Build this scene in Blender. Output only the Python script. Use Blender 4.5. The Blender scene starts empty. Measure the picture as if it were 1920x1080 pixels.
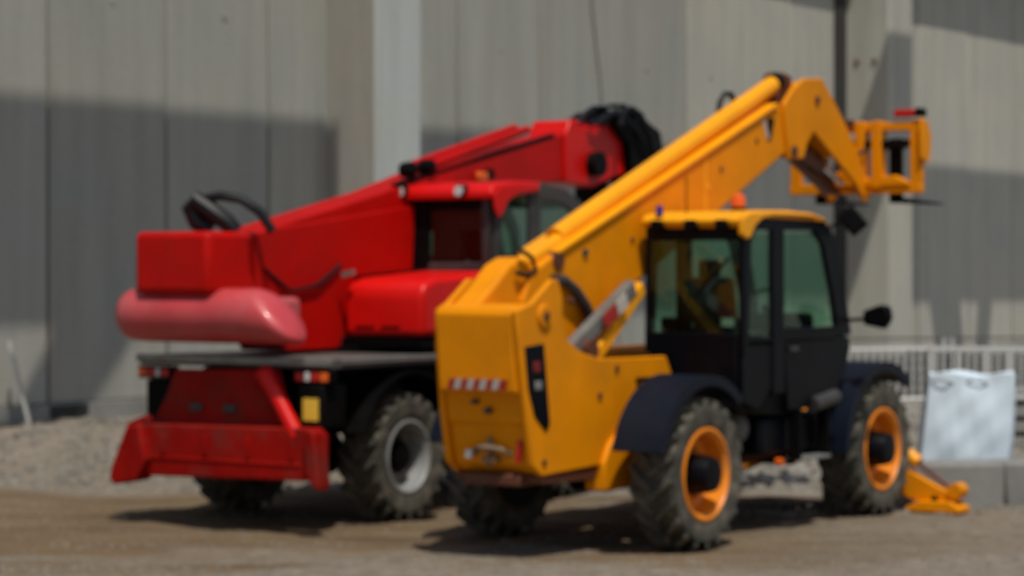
import bpy, bmesh, math, random
from mathutils import Vector, Matrix
random.seed(7)
R = math.radians
SC = bpy.context.scene
COL = SC.collection

# ------------------------------------------------------------------ camera, sky, sun, exposure
cam_d = bpy.data.cameras.new("camera")
cam = bpy.data.objects.new("camera", cam_d); COL.objects.link(cam)
cam.location = (0, 0, 2.38); cam.rotation_euler = (R(90), 0, 0)
cam_d.sensor_width = 36.0
cam_d.lens = 4460 * 36.0 / 1920
cam_d.shift_y = -40 / 1920          # eye level lies a little above the picture's middle
cam_d.clip_start = 0.2; cam_d.clip_end = 600
cam_d.dof.use_dof = True            # the photograph is out of focus throughout
cam_d.dof.focus_distance = 4.6
cam_d.dof.aperture_fstop = 4.9
SC.camera = cam

SUN_EL, SX, SY = 65.0, 0.25, -0.97  # sun behind the camera, a little to the right
world = bpy.data.worlds.new("World"); SC.world = world; world.use_nodes = True
wn = world.node_tree; bg = wn.nodes["Background"]
sky = wn.nodes.new("ShaderNodeTexSky"); sky.sky_type = 'NISHITA'; sky.sun_disc = False
sky.sun_elevation = R(SUN_EL); sky.sun_rotation = math.atan2(SX, SY)
sky.air_density = 1.0; sky.dust_density = 2.0; sky.ozone_density = 1.0
wn.links.new(sky.outputs[0], bg.inputs[0]); bg.inputs[1].default_value = 0.10
sun_d = bpy.data.lights.new("sun", 'SUN'); sun_d.energy = 4.2; sun_d.angle = R(0.42); sun_d.color = (1, .95, .86)
sun = bpy.data.objects.new("sun", sun_d); COL.objects.link(sun)
sv = Vector((SX, SY, 0)).normalized() * math.cos(R(SUN_EL)) + Vector((0, 0, math.sin(R(SUN_EL))))
sun.rotation_euler = sv.to_track_quat('Z', 'Y').to_euler(); sun.location = (6, -10, 30)
SC.view_settings.view_transform = 'Standard'; SC.view_settings.look = 'None'
SC.view_settings.exposure = -0.30; SC.view_settings.gamma = 1.0
SC.view_settings.use_curve_mapping = False
SC.cycles.use_denoising = True
SC.cycles.max_bounces = 8; SC.cycles.transparent_max_bounces = 16

# ------------------------------------------------------------------ materials
def mat(name, col, rough=.5, metal=0., spec=.5, var=.12, scale=3., bump=.0, dirt=None, dirt_amt=.0, dirt_scale=1.6, bscale=40, coat=0., streak=None):
    m = bpy.data.materials.new(name); m.use_nodes = True
    nt = m.node_tree; N = nt.nodes; L = nt.links; b = N["Principled BSDF"]
    b.inputs["Roughness"].default_value = rough; b.inputs["Metallic"].default_value = metal
    b.inputs["Specular IOR Level"].default_value = spec
    if coat: b.inputs["Coat Weight"].default_value = coat; b.inputs["Coat Roughness"].default_value = .15
    tc = N.new("ShaderNodeTexCoord")
    n1 = N.new("ShaderNodeTexNoise"); n1.inputs["Scale"].default_value = scale; n1.inputs["Detail"].default_value = 6
    vec = tc.outputs["Object"]
    if streak:
        mp = N.new("ShaderNodeMapping"); mp.inputs["Scale"].default_value = streak; L.new(vec, mp.inputs[0]); vec2 = mp.outputs[0]
    else: vec2 = vec
    L.new(vec2, n1.inputs["Vector"])
    r1 = N.new("ShaderNodeMapRange"); r1.inputs[1].default_value = .3; r1.inputs[2].default_value = .7
    r1.inputs[3].default_value = 1 - var; r1.inputs[4].default_value = 1 + var
    L.new(n1.outputs["Fac"], r1.inputs[0])
    mu = N.new("ShaderNodeMix"); mu.data_type = 'RGBA'; mu.blend_type = 'MULTIPLY'; mu.inputs[0].default_value = 1
    mu.inputs[6].default_value = (*col, 1); L.new(r1.outputs[0], mu.inputs[7])
    out = mu.outputs[2]
    if dirt:
        n2 = N.new("ShaderNodeTexNoise"); n2.inputs["Scale"].default_value = dirt_scale; n2.inputs["Detail"].default_value = 9; n2.inputs["Roughness"].default_value = .65
        L.new(vec, n2.inputs["Vector"])
        r2 = N.new("ShaderNodeMapRange"); r2.inputs[1].default_value = .45; r2.inputs[2].default_value = .72
        r2.inputs[3].default_value = 0; r2.inputs[4].default_value = dirt_amt; L.new(n2.outputs["Fac"], r2.inputs[0])
        mx = N.new("ShaderNodeMix"); mx.data_type = 'RGBA'; L.new(r2.outputs[0], mx.inputs[0])
        L.new(out, mx.inputs[6]); mx.inputs[7].default_value = (*dirt, 1); out = mx.outputs[2]
        r3 = N.new("ShaderNodeMapRange"); r3.inputs[3].default_value = rough; r3.inputs[4].default_value = min(1, rough + .35)
        L.new(r2.outputs[0], r3.inputs[0]); L.new(r3.outputs[0], b.inputs["Roughness"])
    L.new(out, b.inputs["Base Color"])
    if bump:
        n3 = N.new("ShaderNodeTexNoise"); n3.inputs["Scale"].default_value = bscale; n3.inputs["Detail"].default_value = 5
        L.new(vec, n3.inputs["Vector"])
        bp = N.new("ShaderNodeBump"); bp.inputs["Strength"].default_value = bump; bp.inputs["Distance"].default_value = .02
        L.new(n3.outputs["Fac"], bp.inputs["Height"]); L.new(bp.outputs[0], b.inputs["Normal"])
    return m

DUST = (.20, .16, .11)
YEL = mat("yellow_paint", (.77, .256, .001), .5, spec=.12, var=.07, dirt=(.34, .14, .015), dirt_amt=.28, dirt_scale=1.3, coat=.0)
YEL2 = mat("bright_yellow_paint", (.90, .36, .004), .38, spec=.25, var=.05, dirt=(.4, .18, .02), dirt_amt=.15, coat=.03)
RIMY = mat("orange_rim_paint", (.86, .25, .003), .4, var=.06, dirt=DUST, dirt_amt=.3, dirt_scale=4)
RED = mat("red_paint", (.46, .003, .001), .45, spec=.15, var=.08, dirt=(.22, .012, .008), dirt_amt=.3, coat=.02)
REDB = mat("bright_red_paint", (.64, .005, .003), .36, spec=.25, var=.06, dirt=(.3, .02, .015), dirt_amt=.15, coat=.05)
REDD = mat("dusty_red_paint", (.27, .004, .002), .6, spec=.1, var=.2, dirt=(.13, .04, .028), dirt_amt=.65, dirt_scale=2.5)
PINK = mat("sunlit_faded_red", (.50, .050, .055), .45, var=.12, dirt=(.38, .14, .14), dirt_amt=.55, coat=.35)  # pink of the sunlit top is mixed into the faded red
BLK = mat("black_paint", (.002, .002, .0022), .5, spec=.10, var=.2, dirt=(.012, .010, .008), dirt_amt=.35)
BLKP = mat("black_plastic", (.002, .0025, .0045), .4, spec=.13, var=.2, dirt=(.008, .008, .009), dirt_amt=.3, dirt_scale=2)
NAVY = mat("dark_blue_plastic", (.005, .008, .016), .45, spec=.16, var=.15, dirt=(.014, .017, .024), dirt_amt=.25, dirt_scale=2)
HOSE = mat("rubber_hose", (.004, .004, .005), .5, spec=.3, var=.2)
TYRE = mat("dusty_tyre_rubber", (.062, .060, .048), .9, spec=.2, var=.25, scale=6, dirt=(.23, .20, .15), dirt_amt=.85, dirt_scale=5, bump=.3)
GREY = mat("dark_grey_metal", (.035, .033, .032), .5, var=.15, dirt=(.12, .10, .08), dirt_amt=.4)
DULL = mat("dull_grey_paint", (.15, .145, .13), .6, spec=.2, var=.2, dirt=(.10, .07, .04), dirt_amt=.6, dirt_scale=5)
STACK_DARK = mat("dark_stack_brown", (.075, .068, .055), .9, var=.3)  # dark tone of the stack added behind the barriers
HITCH = mat("worn_hitch_metal", (.16, .10, .05), .6, var=.35, scale=8, dirt=(.3, .28, .24), dirt_amt=.5, dirt_scale=9)
DECK = mat("scuffed_deck_metal", (.085, .082, .078), .5, var=.2, dirt=(.16, .145, .12), dirt_amt=.5)
STEEL = mat("worn_steel", (.30, .30, .28), .45, metal=.6, var=.15, dirt=(.16, .13, .10), dirt_amt=.5, dirt_scale=5)
RIMG = mat("grey_rim_paint", (.26, .27, .265), .5, var=.12, dirt=DUST, dirt_amt=.45, dirt_scale=4)
GALV = mat("galvanised_steel", (.60, .60, .57), .5, metal=.3, var=.1)
WHITE = mat("white_paint", (.48, .48, .45), .5, var=.08, dirt=(.35, .32, .27), dirt_amt=.3)
SHEET = mat("white_woven_plastic", (.64, .76, .83), .5, spec=.3, var=.04, scale=3, bump=.08, bscale=4)
CHROME = mat("chrome_rod", (.6, .6, .6), .2, metal=1, var=.03)
BROWN = mat("rusty_brown_steel", (.10, .028, .010), .6, var=.2)
STK_R = mat("red_reflective_tape", (.36, .025, .02), .4, var=.05)
STK_W = mat("white_reflective_tape", (.50, .46, .40), .4, var=.05)
STK_Y = mat("yellow_sticker", (.75, .50, .05), .5, var=.08)
LENS_R = mat("red_lens", (.45, .01, .01), .2, var=.05)
LENS_D = mat("dark_red_lens", (.16, .004, .004), .3, var=.05)
LENS_O = mat("orange_lens", (.75, .12, .01), .2, var=.05)
LENS_W = mat("clear_lens", (.62, .62, .60), .15, var=.05)
LENS_B = mat("blue_lens", (.03, .02, .22), .2, var=.05)
SEAT = mat("black_seat_fabric", (.02, .02, .02), .8, var=.2)

def glass(name, tint, gloss=.12):
    m = bpy.data.materials.new(name); m.use_nodes = True; nt = m.node_tree; N = nt.nodes; L = nt.links
    for n in list(N):
        if n.type == 'BSDF_PRINCIPLED': N.remove(n)
    o = [n for n in N if n.type == 'OUTPUT_MATERIAL'][0]
    t = N.new("ShaderNodeBsdfTransparent"); t.inputs[0].default_value = (*tint, 1)
    g = N.new("ShaderNodeBsdfGlossy"); g.inputs["Roughness"].default_value = .04; g.inputs[0].default_value = (.8, .95, .9, 1)
    lw = N.new("ShaderNodeLayerWeight"); lw.inputs[0].default_value = .5; pw = N.new("ShaderNodeMath"); pw.operation = 'POWER'; pw.inputs[1].default_value = 3.5; L.new(lw.outputs["Facing"], pw.inputs[0])
    f = N.new("ShaderNodeMapRange"); f.inputs[3].default_value = .045; f.inputs[4].default_value = .5; L.new(pw.outputs[0], f.inputs[0])
    mx = N.new("ShaderNodeMixShader"); L.new(f.outputs[0], mx.inputs[0]); L.new(t.outputs[0], mx.inputs[1]); L.new(g.outputs[0], mx.inputs[2])
    L.new(mx.outputs[0], o.inputs[0]); return m
GLASS = glass("green_tinted_glass", (.73, .89, .81))

def concrete(name, col, warm, streaky=True, amt=.11):
    m = bpy.data.materials.new(name); m.use_nodes = True; nt = m.node_tree; N = nt.nodes; L = nt.links; b = N["Principled BSDF"]
    b.inputs["Roughness"].default_value = .9; b.inputs["Specular IOR Level"].default_value = .25
    tc = N.new("ShaderNodeTexCoord"); oi = N.new("ShaderNodeObjectInfo")
    ad = N.new("ShaderNodeVectorMath"); ad.operation = 'ADD'
    cx = N.new("ShaderNodeCombineXYZ"); ml = N.new("ShaderNodeMath"); ml.operation = 'MULTIPLY'; ml.inputs[1].default_value = 37
    L.new(oi.outputs["Random"], ml.inputs[0]); L.new(ml.outputs[0], cx.inputs[0]); L.new(ml.outputs[0], cx.inputs[2])
    L.new(tc.outputs["Object"], ad.inputs[0]); L.new(cx.outputs[0], ad.inputs[1])
    mp = N.new("ShaderNodeMapping"); mp.inputs["Scale"].default_value = (2.2, 2.2, .16) if streaky else (1, 1, 1)
    L.new(ad.outputs[0], mp.inputs[0])
    n1 = N.new("ShaderNodeTexNoise"); n1.inputs["Scale"].default_value = 1.2; n1.inputs["Detail"].default_value = 8; L.new(mp.outputs[0], n1.inputs["Vector"])
    n2 = N.new("ShaderNodeTexNoise"); n2.inputs["Scale"].default_value = .7; n2.inputs["Detail"].default_value = 7; L.new(ad.outputs[0], n2.inputs["Vector"])
    n3 = N.new("ShaderNodeTexNoise"); n3.inputs["Scale"].default_value = 9; n3.inputs["Detail"].default_value = 6; L.new(ad.outputs[0], n3.inputs["Vector"])
    s = N.new("ShaderNodeMath"); s.operation = 'MULTIPLY_ADD'; s.inputs[1].default_value = .35; s.inputs[2].default_value = 0; L.new(n3.outputs[0], s.inputs[0]); L.new(n1.outputs[0], s.inputs[2])
    r = N.new("ShaderNodeMapRange"); r.inputs[1].default_value = .45; r.inputs[2].default_value = .9; r.inputs[3].default_value = 1 - amt; r.inputs[4].default_value = 1 + amt
    L.new(s.outputs[0], r.inputs[0])
    r2 = N.new("ShaderNodeMapRange"); r2.inputs[1].default_value = .35; r2.inputs[2].default_value = .7; L.new(n2.outputs[0], r2.inputs[0])
    c = N.new("ShaderNodeMix"); c.data_type = 'RGBA'; c.inputs[6].default_value = (*col, 1); c.inputs[7].default_value = (*warm, 1); L.new(r2.outputs[0], c.inputs[0])
    rr = N.new("ShaderNodeMapRange"); rr.inputs[3].default_value = .93; rr.inputs[4].default_value = 1.07; L.new(oi.outputs["Random"], rr.inputs[0])
    m1 = N.new("ShaderNodeMath"); m1.operation = 'MULTIPLY'; L.new(r.outputs[0], m1.inputs[0]); L.new(rr.outputs[0], m1.inputs[1])
    mu = N.new("ShaderNodeMix"); mu.data_type = 'RGBA'; mu.blend_type = 'MULTIPLY'; mu.inputs[0].default_value = 1
    L.new(c.outputs[2], mu.inputs[6]); L.new(m1.outputs[0], mu.inputs[7]); L.new(mu.outputs[2], b.inputs["Base Color"])
    bp = N.new("ShaderNodeBump"); bp.inputs["Strength"].default_value = .12; bp.inputs["Distance"].default_value = .02
    L.new(n3.outputs[0], bp.inputs["Height"]); L.new(bp.outputs[0], b.inputs["Normal"])
    return m
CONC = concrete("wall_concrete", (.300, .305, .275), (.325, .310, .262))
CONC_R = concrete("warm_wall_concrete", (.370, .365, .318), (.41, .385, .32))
CONC_L = concrete("pale_column_concrete", (.39, .42, .40), (.40, .41, .37))
CONC_W = concrete("brownish_column_concrete", (.33, .32, .28), (.34, .31, .27))
CONC_B = concrete("block_concrete", (.225, .225, .208), (.215, .205, .185), streaky=False, amt=.22)
DARKGAP = mat("dark_joint", (.03, .03, .027), .95, var=.2)

# ------------------------------------------------------------------ mesh helpers
class MB:
    def __init__(s): s.v = []; s.f = []
    def add(s, V, F):
        o = len(s.v); s.v += [tuple(p) for p in V]; s.f += [tuple(i + o for i in f) for f in F]; return s
    def box(s, x0, x1, y0, y1, z0, z1):
        V = [(x, y, z) for x in (x0, x1) for y in (y0, y1) for z in (z0, z1)]
        return s.add(V, [(0, 1, 3, 2), (4, 6, 7, 5), (0, 4, 5, 1), (2, 3, 7, 6), (0, 2, 6, 4), (1, 5, 7, 3)])
    def bar(s, p0, p1, w, h):
        a, b = Vector(p0), Vector(p1); d = (b - a).normalized()
        up = Vector((0, 0, 1)) if abs(d.z) < .9 else Vector((1, 0, 0))
        sx = d.cross(up).normalized() * w / 2; sz = sx.cross(d).normalized() * h / 2
        V = [p + i * sx + j * sz for p in (a, b) for i, j in ((-1, -1), (1, -1), (1, 1), (-1, 1))]
        return s.add(V, [(0, 1, 2, 3), (7, 6, 5, 4), (0, 4, 5, 1), (1, 5, 6, 2), (2, 6, 7, 3), (3, 7, 4, 0)])
    def prism(s, poly, ax, c0, c1):
        n = len(poly)
        def pt(p, c): return (p[0], c, p[1]) if ax == 'y' else ((c, p[0], p[1]) if ax == 'x' else (p[0], p[1], c))
        V = [pt(p, c0) for p in poly] + [pt(p, c1) for p in poly]
        F = [tuple(range(n)), tuple(range(2 * n - 1, n - 1, -1))] + [(i, (i + 1) % n, n + (i + 1) % n, n + i) for i in range(n)]
        return s.add(V, F)
    def cyl(s, p0, p1, r, r2=None, n=20, caps=True):
        r2 = r if r2 is None else r2; a, b = Vector(p0), Vector(p1); d = (b - a).normalized()
        up = Vector((0, 0, 1)) if abs(d.z) < .9 else Vector((1, 0, 0)); u = d.cross(up).normalized(); w = u.cross(d)
        V = []
        for p, rr in ((a, r), (b, r2)):
            for i in range(n):
                t = 2 * math.pi * i / n; V.append(p + rr * (math.cos(t) * u + math.sin(t) * w))
        F = [(i, (i + 1) % n, n + (i + 1) % n, n + i) for i in range(n)]
        if caps: F += [tuple(range(n))[::-1], tuple(range(n, 2 * n))]
        return s.add(V, F)
    def tube(s, pts, r, n=10):
        P = [Vector(p) for p in pts]; V = []; F = []; m = len(P); u = None
        for k in range(m):
            d = (P[min(k + 1, m - 1)] - P[max(k - 1, 0)]).normalized()
            if u is None: u = d.cross(Vector((0, 0, 1)) if abs(d.z) < .9 else Vector((1, 0, 0))).normalized()
            else: u = (u - d * u.dot(d)).normalized()
            w = d.cross(u)
            for i in range(n):
                t = 2 * math.pi * i / n; V.append(P[k] + r * (math.cos(t) * u + math.sin(t) * w))
        for k in range(m - 1):
            for i in range(n): F.append((k * n + i, k * n + (i + 1) % n, (k + 1) * n + (i + 1) % n, (k + 1) * n + i))
        F += [tuple(range(n))[::-1], tuple(range((m - 1) * n, m * n))]
        return s.add(V, F)
    def lathe(s, prof, c=(0, 0, 0), n=40, axis='y', closed=False):
        # prof: (radius, along)
        V = []; m = len(prof)
        for r, a in prof:
            for i in range(n):
                t = 2 * math.pi * i / n; x, z = r * math.cos(t), r * math.sin(t)
                V.append((c[0] + x, c[1] + a, c[2] + z) if axis == 'y' else ((c[0] + x, c[1] + z, c[2] + a) if axis == 'z' else (c[0] + a, c[1] + x, c[2] + z)))
        F = [(k * n + i, k * n + (i + 1) % n, ((k + 1) % m) * n + (i + 1) % n, ((k + 1) % m) * n + i) for k in range(m if closed else m - 1) for i in range(n)]
        if not closed: F += [tuple(range(n))[::-1], tuple(range((m - 1) * n, m * n))]
        return s.add(V, F)
    def arc(s, c, r0, r1, a0, a1, y0, y1, n=16):   # ring sector in xz
        V = []; F = []
        for k in range(n + 1):
            a = R(a0 + (a1 - a0) * k / n); ca, sa = math.cos(a), math.sin(a)
            for r, y in ((r0, y0), (r1, y0), (r1, y1), (r0, y1)): V.append((c[0] + r * ca, y, c[1] + r * sa))
        for k in range(n):
            for j in range(4): F.append((4 * k + j, 4 * k + (j + 1) % 4, 4 * k + 4 + (j + 1) % 4, 4 * k + 4 + j))
        F += [(0, 1, 2, 3), (4 * n + 3, 4 * n + 2, 4 * n + 1, 4 * n)]
        return s.add(V, F)
    def obj(s, name, m, parent=None, bevel=0, seg=2, ang=32, label=None):
        me = bpy.data.meshes.new(name); me.from_pydata(s.v, [], s.f)
        bm = bmesh.new(); bm.from_mesh(me); bmesh.ops.recalc_face_normals(bm, faces=bm.faces); bm.to_mesh(me); bm.free()
        for p in me.polygons: p.use_smooth = True
        me.set_sharp_from_angle(angle=R(ang))
        me.materials.append(m)
        o = bpy.data.objects.new(name, me); COL.objects.link(o)
        if parent: o.parent = parent
        if bevel:
            b = o.modifiers.new("bevel", 'BEVEL'); b.width = bevel; b.segments = seg; b.limit_method = 'ANGLE'; b.angle_limit = R(30)
        if label: o["label"] = label
        return o

def empty(name, loc=(0, 0, 0), rz=0):
    o = bpy.data.objects.new(name, None); COL.objects.link(o); o.location = loc; o.rotation_euler = (0, 0, R(rz)); return o
def tag(o, label=None, cat=None, group=None, kind=None):
    if label: o["label"] = label
    if cat: o["category"] = cat
    if group: o["group"] = group
    if kind: o["kind"] = kind
    return o
def copy_tree(o, parent=None):
    c = o.copy(); COL.objects.link(c); c.parent = parent
    for ch in list(o.children): copy_tree(ch, c)
    return c

# ------------------------------------------------------------------ ground
def h2(x, y, s):
    return math.sin(x * 1.7 / s + math.sin(y * 1.3 / s) * 1.9 + s) * math.cos(y * 1.9 / s - math.sin(x * .9 / s) * 1.4)
def gz(x, y):
    d = .012 * h2(x, y, 1.1) + .008 * h2(x + 7, y - 3, .45) + .005 * h2(x - 3, y + 9, .21)
    rough = max(0, min(1, (y - 25.2) / 3)) * max(0, min(1, (46 - y) / 8))
    d += rough * (.05 * h2(x * .8, y, .9) + .035 * h2(x, y, .38) + .03 * max(0, h2(x, y * .7, 2.3)))
    rut = 0
    for yc, w_ in ((19.75, .22), (20.4, .16), (21.6, .2), (22.9, .2), (24.1, .25)):
        t = (y - yc - .25 * math.sin(x * .23 + yc)) / w_; rut += -.022 * math.exp(-t * t) + .010 * math.exp(-(abs(t) - 1.9) ** 2 * 2)
    d += rut * max(0, min(1, (25.5 - y))) * max(0, min(1, (3 - x) / 5))
    return d - .012
def ground_mesh():
    xs = [-160, -80, -40, -20] + [-13 + .2 * i for i in range(131)] + [20, 40, 80, 160]
    ys = [-60, -20, 0, 8, 12] + [14 + .16 * i for i in range(200)] + [48, 52, 60, 80, 120, 200]
    V = [(x, y, gz(x, y) if -13.1 < x < 13.1 and 13 < y < 47 else -.012) for y in ys for x in xs]; n = len(xs)
    F = [(j * n + i, j * n + i + 1, (j + 1) * n + i + 1, (j + 1) * n + i) for j in range(len(ys) - 1) for i in range(n - 1)]
    return V, F
def ground_mat():
    m = bpy.data.materials.new("dirt_and_gravel"); m.use_nodes = True; nt = m.node_tree; N = nt.nodes; L = nt.links; b = N["Principled BSDF"]
    b.inputs["Roughness"].default_value = .95; b.inputs["Specular IOR Level"].default_value = .15
    tc = N.new("ShaderNodeTexCoord")
    def noise(sc, det=8, rough=.55, mapping=None):
        n = N.new("ShaderNodeTexNoise"); n.inputs["Scale"].default_value = sc; n.inputs["Detail"].default_value = det; n.inputs["Roughness"].default_value = rough
        src = tc.outputs["Object"]
        if mapping: mp = N.new("ShaderNodeMapping"); mp.inputs["Scale"].default_value = mapping; L.new(src, mp.inputs[0]); src = mp.outputs[0]
        L.new(src, n.inputs["Vector"]); return n.outputs[0]
    def mr(src, a, b_, c, d):
        r = N.new("ShaderNodeMapRange"); r.inputs[1].default_value = a; r.inputs[2].default_value = b_; r.inputs[3].default_value = c; r.inputs[4].default_value = d; L.new(src, r.inputs[0]); return r.outputs[0]
    def math_(op, a, b_):
        x = N.new("ShaderNodeMath"); x.operation = op
        for i, q in enumerate((a, b_)):
            if isinstance(q, (int, float)): x.inputs[i].default_value = q
            else: L.new(q, x.inputs[i])
        return x.outputs[0]
    def mix(f, a, b_):
        x = N.new("ShaderNodeMix"); x.data_type = 'RGBA'; L.new(f, x.inputs[0])
        for i, q in ((6, a), (7, b_)):
            if isinstance(q, tuple): x.inputs[i].default_value = (*q, 1)
            else: L.new(q, x.inputs[i])
        return x.outputs[2]
    sep = N.new("ShaderNodeSeparateXYZ"); L.new(tc.outputs["Object"], sep.inputs[0]); X, Y = sep.outputs[0], sep.outputs[1]
    w = mr(noise(.6, 9, .62, (.5, 1.2, 1)), .3, .7, -1.6, 1.6)
    yy = math_('ADD', Y, w)
    # compacted brown earth of the driven lane between about 19.5 and 25 m, fading to stone on both sides
    lane = math_('MULTIPLY', mr(yy, 18.9, 19.9, 0, 1), mr(yy, 24.6, 25.8, 1, 0))
    right = mr(math_('ADD', X, math_('MULTIPLY', w, .6)), 1.8, 4.5, 1, .12)
    lane = math_('MULTIPLY', lane, right)
    tracks = noise(1.3, 8, .6, (.35, 1.8, 1))
    brown = mix(mr(tracks, .3, .7, 0, 1), (.088, .060, .034), (.205, .148, .090))
    pale = mr(X, -1.5, 2.5, 0, 1)
    stone = mix(mr(noise(5, 9, .7), .3, .7, 0, 1), (.130, .108, .080), (.285, .246, .195))
    grit = mr(noise(30, 6, .7), .35, .65, .75, 1.25)
    stone = mix(math_('MULTIPLY', pale, mr(yy, 24.0, 25.5, 0, .55)), stone, (.27, .265, .245))
    c = mix(lane, stone, brown)
    mu = N.new("ShaderNodeMix"); mu.data_type = 'RGBA'; mu.blend_type = 'MULTIPLY'; mu.inputs[0].default_value = 1
    L.new(c, mu.inputs[6]); L.new(grit, mu.inputs[7]); L.new(mu.outputs[2], b.inputs["Base Color"])
    bp = N.new("ShaderNodeBump"); bp.inputs["Strength"].default_value = .6; bp.inputs["Distance"].default_value = .04
    L.new(noise(18, 8, .7), bp.inputs["Height"]); L.new(bp.outputs[0], b.inputs["Normal"])
    return m
g = MB(); g.add(*ground_mesh()); tag(g.obj("ground", ground_mat(), ang=180), kind="structure")

# loose stones: nobody could count them
ST = mat("grey_stone", (.20, .18, .145), .9, var=.35, scale=1.2)
sb = MB()
def stone(x, y, r):
    a = random.random() * 6.28; V = []
    for i in range(5):
        t = a + i * 1.2566; q = r * random.uniform(.75, 1.2); V.append((x + q * math.cos(t), y + q * math.sin(t), gz(x, y) - .2 * r))
    for i in range(5):
        t = a + .3 + i * 1.2566; q = r * random.uniform(.45, .8); V.append((x + q * math.cos(t), y + q * math.sin(t), gz(x, y) + r * random.uniform(.45, .85)))
    sb.add(V, [(i, (i + 1) % 5, 5 + (i + 1) % 5, 5 + i) for i in range(5)] + [(5, 6, 7, 8, 9)])
for _ in range(5200):
    y = 25.2 + 12 * random.random() ** 1.3; x = random.uniform(-.20, .24) * y
    stone(x, y, random.uniform(.012, .045) if random.random() < .93 else random.uniform(.05, .10))
for _ in range(900):
    y = random.uniform(25.5, 37); x = random.uniform(-.22, .22) * y; stone(x, y, random.uniform(.04, .12))
for _ in range(1500):
    y = random.uniform(17.2, 19.4); x = random.uniform(-.24, .24) * y; stone(x, y, random.uniform(.006, .022))
for _ in range(1300):
    y = random.uniform(19.4, 25.2); x = random.uniform(-.24, .24) * y; stone(x, y, random.uniform(.006, .02))
for _ in range(1300):
    x = random.uniform(1.4, 5.6); y = 23.05 + (x - 1.4) * .22 + random.gauss(0, .28); stone(x, y, random.uniform(.012, .045))
tag(sb.obj("loose_stones", ST, ang=20), "grey loose stones and rubble scattered over the dirt", kind="stuff")

# ------------------------------------------------------------------ the concrete hall (local: x along, y inwards, z up)
WD = 54.0
hall = empty("industrial_hall", (-7.75, 36, 0), WD)
tag(hall, "long grey hall of tall precast concrete panels behind both machines", "building")
def wx(t0, t1): return t0, t1
edges = [(-22, -19.4), (-19.4, -16.8), (-16.8, -14.2), (-14.2, -11.6), (-11.6, -8.9), (-8.9, -6.3), (-6.3, -4.2), (-4.2, -1.65), (-1.65, .98), (.98, 3.59), (3.59, 6.08), (6.08, 8.2),
         (8.2, 11.45), (11.45, 14.14), (14.14, 16.97), (16.97, 19.7), (19.7, 22.1), (22.1, 24.4), (24.4, 26.45),
         (27.0, 30.9), (30.9, 33.9), (33.9, 36.7), (36.7, 39.4), (39.4, 42.1), (42.1, 44.8), (44.8, 47.5), (47.5, 50.2), (50.2, 53), (53, 56), (56, 59)]
for t0, t1 in edges:
    dy = random.uniform(-.012, .012)
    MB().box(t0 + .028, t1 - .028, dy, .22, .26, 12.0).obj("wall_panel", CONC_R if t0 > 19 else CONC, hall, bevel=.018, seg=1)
    MB().box(t0 + .01, t1 - .01, -.07, .22, -.3, .25).obj("plinth", CONC_B, hall, bevel=.012, seg=1)
MB().box(-22, 59, .23, .5, -.3, 12.0).obj("inner_wall", DARKGAP, hall)
MB().box(-22.5, 59.5, -1.25, 8, 12.03, 12.5).obj("roof", GREY, hall)
for k in range(14):
    t = -2.9 + 2.62 * k
    if 7 < t < 10 or 26 < t < 28.6: continue
    for z in (3.1, 6.6): MB().cyl((t, -.022, z), (t, .0, z), .045, n=10).obj('tie_bolt_cover', CONC_W, hall)
for t0, w in ((7.63, 1.275), (27.1, 1.27), (-11.5, 1.27), (46.5, 1.27)):
    MB().box(t0, t0 + w - .0, -1.1, .3, -.3, 12.0).obj("column", CONC_L if t0 < 20 else CONC_R, hall, bevel=.03, seg=2)
    if 0 < t0 < 20:
        MB().box(t0 - .025, t0 - .003, -1.06, -.03, -.3, 11.95).obj("column_side_panel", CONC_W, hall)
for z in (7.35, ):
    for y in (-.25, -.72):
        MB().cyl((27.105, y, z), (27.06, y, z), .06, n=12).obj("anchor_plate", BROWN, hall)
MB().box(.95, 1.75, -.085, -.03, .03, .23).obj("vent", DARKGAP, hall)
MB().box(26.42, 26.98, -.035, .0, -.3, 11.9).obj("joint_strip", DARKGAP, hall)
# thin cable hanging down the wall
cpts = [(15.6, -.03, 11.9), (15.75, -.03, 9), (15.95, -.03, 7.6), (16.25, -.03, 6.2), (16.35, -.03, 5.2), (16.4, -.03, 4)]
MB().tube(cpts, .012, 6).obj("cable", GREY, hall)

# unseen beams added high above the yard to cast the shadow on the wall
caster = empty("shadow_caster", (-7.75, 36, 0), WD)
tag(caster, "unseen high beam added along the hall to cast the long shadow on its panels", "shadow caster")
MB().box(-40, 3.45, -5.3, -5.0, 16.15, 18.9).obj("shadow_beam", GREY, caster)
MB().box(5.75, 80, -5.3, -5.0, 16.15, 18.9).obj("shadow_beam", GREY, caster)
for t in (-39, 78):
    MB().box(t, t + .5, -5.4, -4.9, -.2, 16.15).obj("shadow_beam_leg", GREY, caster)
for a, b_, c_, d_ in ((27.2, 29.0, 27.9, 29.6), (30.4, 31.1, 30.0, 30.5), (-2.6, -1.2, -4.4, -3.6)):
    MB().prism([(a, 16.14), (b_, 16.14), (d_, 13.4), (c_, 13.4)], 'y', -5.25, -5.05).obj("shadow_flap", GREY, caster)  # plates hung under the unseen beams, added to shade the lower wall

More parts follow.
